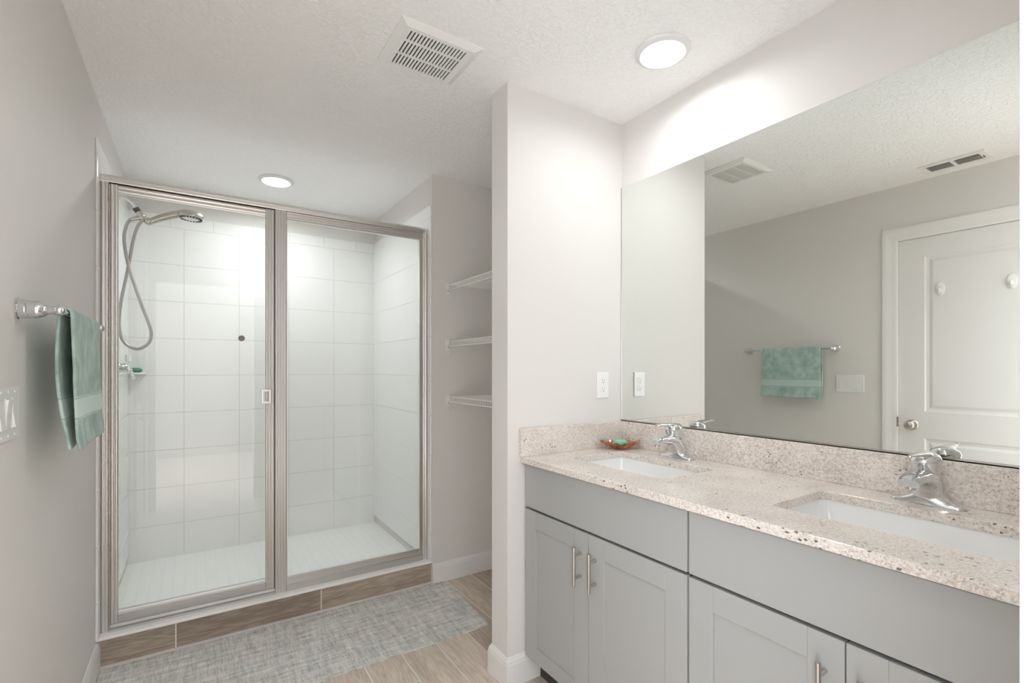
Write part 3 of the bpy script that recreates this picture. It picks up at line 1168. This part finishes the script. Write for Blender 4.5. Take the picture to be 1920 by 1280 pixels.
def build_towel():
    y0, y1 = 1.648, 2.064
    ny, random_ = 54, random.Random(4)
    r = 0.0122
    def prof(v):
        """cross section at width position v (0..1): points back hem -> bar -> front hem"""
        fold = math.sin(v * 9.5 + 0.4) * 0.5 + math.sin(v * 17 + 1.3) * 0.25
        pts = []
        zb = 1.069 + 0.006 * math.sin(v * 3)
        n1 = 34
        for k in range(n1):
            f = k / (n1 - 1)
            z = zb + (TBZ - zb) * f
            g = 1 - f
            x = TBX - r - 0.006 * math.sin(PI * min(1, g * 1.15)) + 0.020 * g ** 3.2 * (1 - 0.25 * v)
            x += fold * 0.004 * g
            pts.append((x, z))
        for k in range(1, 12):
            a = PI - PI * k / 12
            pts.append((TBX + r * math.cos(a), TBZ + r * math.sin(a)))
        zf = 1.066 + 0.006 * v
        for k in range(n1):
            f = k / (n1 - 1)
            z = TBZ + (zf - TBZ) * f
            x = TBX + r + 0.0015 * math.sin(PI * f * 0.8) + 0.010 * f ** 2.5
            x += (fold * 0.0045 + 0.0005) * min(1, f * 3)
            if f > 0.9:
                x += 0.003 * (f - 0.9) / 0.1
            pts.append((x, z))
        return pts
    b = NB()
    rows = []
    for j in range(ny + 1):
        v = j / ny
        row = []
        pr_ = prof(v)
        m = len(pr_)
        for i, (x, z) in enumerate(pr_):
            s = abs(i / (m - 1) - 0.5) * 2
            spread = 1.0 + 0.035 * s * s
            yy = (y0 + y1) / 2 + (v - 0.5) * (y1 - y0) * spread
            row.append(b.verts.new((x + random_.uniform(-1, 1) * 0.0006, yy + random_.uniform(-1, 1) * 0.0004, z)))
        rows.append(row)
    for a, c in zip(rows, rows[1:]):
        for i in range(len(a) - 1):
            b.faces.new((a[i], a[i + 1], c[i + 1], c[i]))
    o = obj('hand_towel', b, 'towel', None, smooth=False)
    for p in o.data.polygons:
        p.use_smooth = True
    s = o.modifiers.new('solidify', 'SOLIDIFY'); s.thickness = 0.0072; s.offset = 0.0
    q = o.modifiers.new('subdivision', 'SUBSURF'); q.levels = 1; q.render_levels = 1
    tag(o, 'sage green terry hand towel folded over the towel bar', 'towel')


build_towel()

# ------------------------------------------------------------------ shower enclosure
YD = 2.722            # front face of the frame


def ribbed(a0, a1, n, depth, yf, yb):
    """cross section (a, y): n convex ribs on the front side"""
    pts = []
    w = (a1 - a0) / n
    for k in range(n):
        for q in range(7):
            t = q / 6
            if k > 0 and q == 0:
                continue
            pts.append((a0 + w * (k + t), yf + depth - depth * math.sin(PI * t) ** 0.8))
    pts += [(a1, yb), (a0, yb)]
    return pts


def build_enclosure():
    root = thing('shower_enclosure', ((L + XS) / 2, YD, 0.133), 'aluminium framed glass shower enclosure with hinged door', 'shower enclosure')
    zb = 0.1335
    # header: rounded top bar over the door, ribbed over the fixed panel
    b = NB()
    prof = [(YD - 0.004, 2.088), (YD - 0.006, 2.094), (YD - 0.004, 2.100), (YD - 0.006, 2.106), (YD - 0.005, 2.114), (YD + 0.002, 2.121), (YD + 0.030, 2.121), (YD + 0.034, 2.112), (YD + 0.034, 2.088)]
    prism(b, prof, 0, L + 0.0095, XS - 0.012)
    hd = obj('header', b, 'aluminium', root, smooth=True)
    # wall jamb left
    b = NB()
    prism(b, ribbed(L + 0.0105, L + 0.036, 2, 0.004, YD - 0.002, YD + 0.030), 2, zb, 2.088)
    obj('wall_jamb', b, 'aluminium', root, smooth=True)
    b = NB()
    prism(b, ribbed(1.140, XS - 0.0115, 2, 0.004, YD - 0.002, YD + 0.030), 2, zb, 2.088)
    obj('wall_jamb', b, 'aluminium', root, smooth=True)
    # centre post
    b = NB()
    prism(b, ribbed(0.3385, 0.393, 4, 0.005, YD - 0.004, YD + 0.030), 2, zb, 2.088)
    obj('post', b, 'aluminium', root, smooth=True)
    # bottom track
    b = NB()
    prism(b, [(YD - 0.006, zb), (YD - 0.006, zb + 0.010), (YD + 0.004, zb + 0.014), (YD + 0.006, zb + 0.026), (YD + 0.028, zb + 0.026), (YD + 0.028, zb)], 0, L + 0.036, 0.3385)
    prism(b, [(YD - 0.002, zb), (YD - 0.002, zb + 0.034), (YD + 0.004, zb + 0.036), (YD + 0.028, zb + 0.036), (YD + 0.028, zb)], 0, 0.393, 1.140)
    obj('bottom_track', b, 'aluminium_dull', root, smooth=True)
    # fixed panel frame
    b = NB()
    n = 3
    prof = []
    z0, z1 = 2.0475, 2.088
    for k in range(n):
        for q in range(7):
            if k > 0 and q == 0:
                continue
            t = q / 6
            prof.append((YD - 0.003 + 0.005 - 0.005 * math.sin(PI * t) ** 0.8, z0 + (z1 - z0) * (k + t) / n))
    prof += [(YD + 0.028, z1), (YD + 0.028, z0)]
    prism(b, prof, 0, 0.393, 1.140)
    box(b, 0.393, 0.398, YD + 0.004, YD + 0.020, 0.205, 2.0475)
    box(b, 1.120, 1.140, YD + 0.002, YD + 0.024, zb + 0.036, 2.0475)
    box(b, 0.393, 1.120, YD + 0.004, YD + 0.020, zb + 0.036, 0.2035)
    ff = obj('fixed_frame', b, 'aluminium', root, smooth=True)
    b = NB(); box(b, 0.396, 1.124, YD + 0.010, YD + 0.015, 0.198, 2.052)
    obj('glass_pane', b, 'glass', ff)
    # dark gap seal
    b = NB()
    box(b, L + 0.036, L + 0.0405, YD + 0.006, YD + 0.026, zb + 0.03, 2.087)
    box(b, L + 0.036, 0.3385, YD + 0.006, YD + 0.026, 2.0835, 2.088)
    box(b, 0.3355, 0.3385, YD + 0.006, YD + 0.026, zb + 0.02, 2.087)
    obj('seal', b, 'gasket', root, label='dark gasket round the door')
    # door
    b = NB()
    prism(b, ribbed(-0.3115, -0.2835, 2, 0.004, YD - 0.001, YD + 0.024), 2, 0.166, 2.0825)
    prism(b, ribbed(0.2955, 0.3350, 3, 0.004, YD - 0.001, YD + 0.024), 2, 0.166, 2.0825)
    b2 = NB()
    prism(b2, [(YD, 0.166), (YD - 0.002, 0.172), (YD - 0.002, 0.194), (YD + 0.003, 0.198), (YD + 0.003, 0.212), (YD + 0.006, 0.2165), (YD + 0.022, 0.2165), (YD + 0.022, 0.166)], 0, -0.2835, 0.2955)
    for (z0, z1) in ((2.0485, 2.0825),):
        prof = []
        for k in range(2):
            for q in range(7):
                if k > 0 and q == 0:
                    continue
                t = q / 6
                prof.append((YD + 0.003 - 0.004 * math.sin(PI * t) ** 0.8, z0 + (z1 - z0) * (k + t) / 2))
        prof += [(YD + 0.024, z1), (YD + 0.024, z0)]
        prism(b, prof, 0, -0.2835, 0.2955)
    df = obj('door_frame', b, 'aluminium', root, smooth=True)
    obj('bottom_rail', b2, 'aluminium_dull', df, smooth=True)
    b = NB(); box(b, -0.2880, 0.3000, YD + 0.010, YD + 0.015, 0.211, 2.054)
    obj('glass_pane', b, 'glass', df)
    b = NB()
    zc = 1.139
    for zz in (zc + 0.030, zc - 0.030):
        box(b, 0.279, 0.318, YD - 0.030, YD - 0.020, zz - 0.006, zz + 0.006)
        box(b, 0.297, 0.309, YD - 0.021, YD + 0.002, zz - 0.006, zz + 0.006)
    box(b, 0.273, 0.285, YD - 0.031, YD - 0.019, zc - 0.036, zc + 0.036)
    box(b, 0.306, 0.318, YD - 0.031, YD - 0.019, zc - 0.036, zc + 0.036)
    obj('handle', b, 'aluminium', df, bevel=0.0015, label='small square chrome pull handle')
    b = NB()
    lathe(b, [(0.0, 0.0), (0.0145, 0.0), (0.0145, 0.0035), (0.012, 0.005), (0.0, 0.005)], (0.190, YD + 0.0098, 1.4275), (0, -1, 0), 24)
    obj('disc', b, 'grey_disc', df, smooth=True, label='small round grey disc on the door glass')
    b = NB()
    # perforated hinge strip
    box(b, -0.3155, -0.3118, YD - 0.001, YD + 0.004, 0.140, 2.082)
    for k in range(96):
        z = 0.150 + k * 0.0201
        box(b, -0.3162, -0.3112, YD - 0.003, YD + 0.002, z, z + 0.010)
    obj('hinge', b, 'nickel', df, label='fine toothed piano hinge')


build_enclosure()

# ------------------------------------------------------------------ hand shower
def build_shower():
    Y = 3.24
    root = thing('hand_shower', (L + 0.009, Y, 2.17), 'brushed nickel hand shower with a looped hose, behind the glass door', 'shower head')
    b = NB()
    lathe(b, [(0.0, 0.0), (0.028, 0.0), (0.026, 0.005), (0.012, 0.009)], (L + 0.009, Y, 2.176), (1, 0, 0), 24)
    tube(b, smooth_path([(L + 0.012, Y, 2.176), (L + 0.042, Y, 2.174), (L + 0.072, Y, 2.154), (-0.262, Y, 2.126)], 6), 0.0085, 14)
    obj('arm', b, 'chrome', root, smooth=True, label='chrome shower arm')
    b = NB()
    d = Vector((0.55, 0, -0.83)).normalized()
    p = Vector((-0.266, Y, 2.128))
    tube(b, [p, p + d * 0.022], 0.0155, 8)
    obj('nut', b, 'gasket', root, label='dark swivel nut')
    b = NB()
    q = p + d * 0.022
    tube(b, [q, q + d * 0.012, q + d * 0.030], [0.014, 0.018, 0.015], 18)
    c = Vector((-0.228, Y, 2.076))
    tube(b, [q + d * 0.026, c], [0.013, 0.014], 16)
    tube(b, [c + Vector((-0.058, 0, -0.012)), c + Vector((-0.02, 0, 0.004)), c + Vector((0.008, 0, 0.006))], [0.010, 0.013, 0.012], 16)
    bmesh.ops.create_uvsphere(b, u_segments=18, v_segments=12, radius=0.021, matrix=Matrix.Translation((-0.210, Y, 2.066)))
    obj('holder', b, 'nickel', root, smooth=True)
    # handle and head
    b = NB()
    P = smooth_path([(-0.200, Y, 2.068), (-0.150, Y, 2.097), (-0.095, Y, 2.122), (-0.045, Y, 2.138), (0.000, Y, 2.142)], 6)
    n = len(P)
    tube(b, P, [0.0165 + 0.004 * math.sin(PI * i / (n - 1)) for i in range(n)], 18)
    obj('handle', b, 'nickel', root, smooth=True)
    b = NB()
    ax = Vector((0.05, -0.02, 1)).normalized()
    hc = Vector((-0.022, Y, 2.112))
    lathe(b, [(0.0, 0.0), (0.050, 0.0), (0.064, 0.003), (0.066, 0.010), (0.063, 0.024), (0.052, 0.036), (0.030, 0.043), (0.0, 0.044)], hc, ax, 40)
    hd = obj('head', b, 'nickel', root, smooth=True)
    b = NB()
    lathe(b, [(0.0, -0.004), (0.034, -0.003), (0.040, 0.001), (0.0, 0.001)], hc, ax, 32)
    obj('face_plate', b, 'plastic', hd, smooth=True, label='pale spray face')
    b = NB()
    a_, b_ = frame_at(ax)
    for k in range(22):
        an = 2 * PI * k / 22
        cpt = hc + a_ * (0.050 * math.cos(an)) + b_ * (0.050 * math.sin(an))
        tube(b, [cpt + ax * 0.002, cpt - ax * 0.004], 0.0052, 8)
    obj('nozzle', b, 'gasket', hd, label='ring of dark spray nozzles')
    # hose: a long loop crossing itself
    def at(u, v, yy):
        r = (u - 960) / 908.718
        s_, c_ = math.sin(R(33.147)), math.cos(R(33.147))
        t = yy / (c_ - r * s_)
        return (t * (s_ + r * c_), yy, CAM_Z + (691.216 - v) / 908.718 * t)
    px = [(246, 410, 3.24), (238, 420, 3.23), (233, 440, 3.225), (234, 462, 3.225), (238, 485, 3.225), (245, 512, 3.225), (255, 542, 3.225), (266, 573, 3.23), (277, 601, 3.235), (283.5, 622, 3.24),
          (281, 639, 3.24), (270, 650, 3.24), (256, 654, 3.245), (240, 648, 3.25), (229, 635, 3.255), (223.5, 612, 3.26), (224, 588, 3.26), (229, 555, 3.26), (237, 518, 3.26), (244, 482, 3.255), (250, 450, 3.25), (258, 425, 3.245), (268, 412, 3.24)]
    b = NB()
    tube(b, smooth_path([at(*p) for p in px], 8), 0.0078, 12)
    obj('hose', b, 'hose', root, smooth=True)


build_shower()


def build_valve():
    Y, Z = 3.24, 1.283
    x = L + 0.009
    root = thing('shower_valve', (x, Y, Z), 'chrome shower valve lever on the left shower wall', 'shower valve')
    b = NB()
    lathe(b, [(0.0, 0.0), (0.050, 0.0), (0.048, 0.004), (0.030, 0.007), (0.024, 0.014), (0.0235, 0.034), (0.019, 0.042), (0.0, 0.044)], (x, Y, Z), (1, 0, 0), 36)
    obj('escutcheon', b, 'chrome', root, smooth=True)
    b = NB()
    tube(b, smooth_path([(x + 0.028, Y, Z + 0.004), (x + 0.046, Y, Z - 0.004), (x + 0.058, Y, Z - 0.022), (x + 0.066, Y, Z - 0.045), (x + 0.074, Y, Z - 0.064)], 6), [0.016] + [0.012] * 10 + [0.009] * 13 + [0.007], 14)
    obj('lever', b, 'chrome', root, smooth=True)


build_valve()

# ceramic ledge with green soap in the back left corner
b = NB()
cz = 1.243
prism(b, [(L + 0.009, YB - 0.002), (L + 0.009, YB - 0.080), (L + 0.030, YB - 0.086), (L + 0.070, YB - 0.070), (-0.262, YB - 0.040), (-0.255, YB - 0.012), (-0.255, YB - 0.0005)], 2, cz, cz + 0.012)
tag(obj('soap_ledge', b, 'porcelain', None, bevel=0.004), 'white ceramic soap ledge in the back corner of the shower', 'soap ledge')
b = NB()
rings = []
for z, s in ((0.0, 0.6), (0.006, 0.92), (0.014, 1.0), (0.023, 0.85), (0.028, 0.5)):
    rings.append([(-0.303 + 0.031 * s * math.cos(2 * PI * k / 28), YB - 0.040 + 0.022 * s * math.sin(2 * PI * k / 28), cz + 0.0122 + z) for k in range(28)])
loft(b, rings)
tag(obj('green_soap', b, 'soap_dark', None, smooth=True), 'dark green oval soap on the white ceramic ledge', 'soap')
b = NB(); box(b, L + 0.0092, L + 0.032, 3.62, 3.70, 1.318, 1.364)
tag(obj('ceramic_block', b, 'porcelain', None, bevel=0.005), 'small white ceramic block on the tiles above the shower valve', 'bracket')

# ------------------------------------------------------------------ wire shelves in the niche
def build_shelf(z, label):
    x0 = 1.287
    root = thing('wire_shelf', ((x0 + W) / 2, (YPB + YS) / 2, z), label, 'shelf', 'white wire shelves in the niche')
    ya, yb = YPB + 0.004, YS - 0.006
    b = NB()
    for zz in (z, z - 0.030):
        tube(b, [(x0, ya, zz), (x0, yb, zz)], 0.0030, 8)
    k = yb - 0.010
    while k > ya:
        tube(b, [(x0, k, z), (x0, k, z - 0.030)], 0.0016, 6)
        k -= 0.0254 / 1.0
    obj('front_lip', b, 'wire', root, smooth=True)
    b = NB()
    k = yb - 0.004
    while k > ya:
        tube(b, [(x0, k, z + 0.001), (W - 0.004, k, z + 0.001)], 0.0016, 6)
        k -= 0.0127
    for xx in (x0 + 0.13, x0 + 0.26, W - 0.006):
        tube(b, [(xx, ya, z - 0.003), (xx, yb, z - 0.003)], 0.0028, 8)
    obj('deck', b, 'wire', root, smooth=True)
    for yy, s in ((YS, -1), (YPB, 1)):
        b = NB()
        y0_, y1_ = sorted((yy + s * 0.0002, yy + s * 0.006))
        box(b, x0 - 0.018, x0 + 0.003, y0_, y1_, z - 0.072, z + 0.010)
        y0_, y1_ = sorted((yy + s * 0.006, yy + s * 0.016))
        box(b, x0 - 0.010, x0 + 0.006, y0_, y1_, z - 0.038, z - 0.028)
        box(b, x0 - 0.010, x0 - 0.004, y0_, y1_, z - 0.038, z + 0.004)
        br = obj('bracket', b, 'plastic', root, bevel=0.0012, label='white plastic end bracket')
        for dz in (0.002, -0.063):
            b = NB()
            lathe(b, [(0.0, 0.0), (0.003, 0.0), (0.0026, 0.001), (0.0, 0.0012)], (x0 - 0.008, yy + s * 0.006, z + dz), (0, s, 0), 10)
            obj('screw', b, 'nickel', br)
    return root


sh = build_shelf(1.7835, 'white wire shelf in the niche, topmost of three')
dup(sh, (sh.location.x, sh.location.y, 1.4440), 'white wire shelf in the niche, middle of three')
dup(sh, (sh.location.x, sh.location.y, 1.1075), 'white wire shelf in the niche, lowest of three')

# ------------------------------------------------------------------ bath mat
b = NB()
mx0, mx1 = L + 0.016, 1.262
pts = [(mx0, 2.083), (1.2276, 2.083), (1.262, 2.668), (mx0, 2.668)]
prism(b, pts, 2, 0.0003, 0.0045)
bmesh.ops.subdivide_edges(b, edges=b.edges[:], cuts=1)
m_ = obj('bath_mat', b, 'mat', None, bevel=0.001, at=(0.45, 2.37, 0))
tag(m_, 'grey woven runner mat on the floor along the shower curb', 'mat')
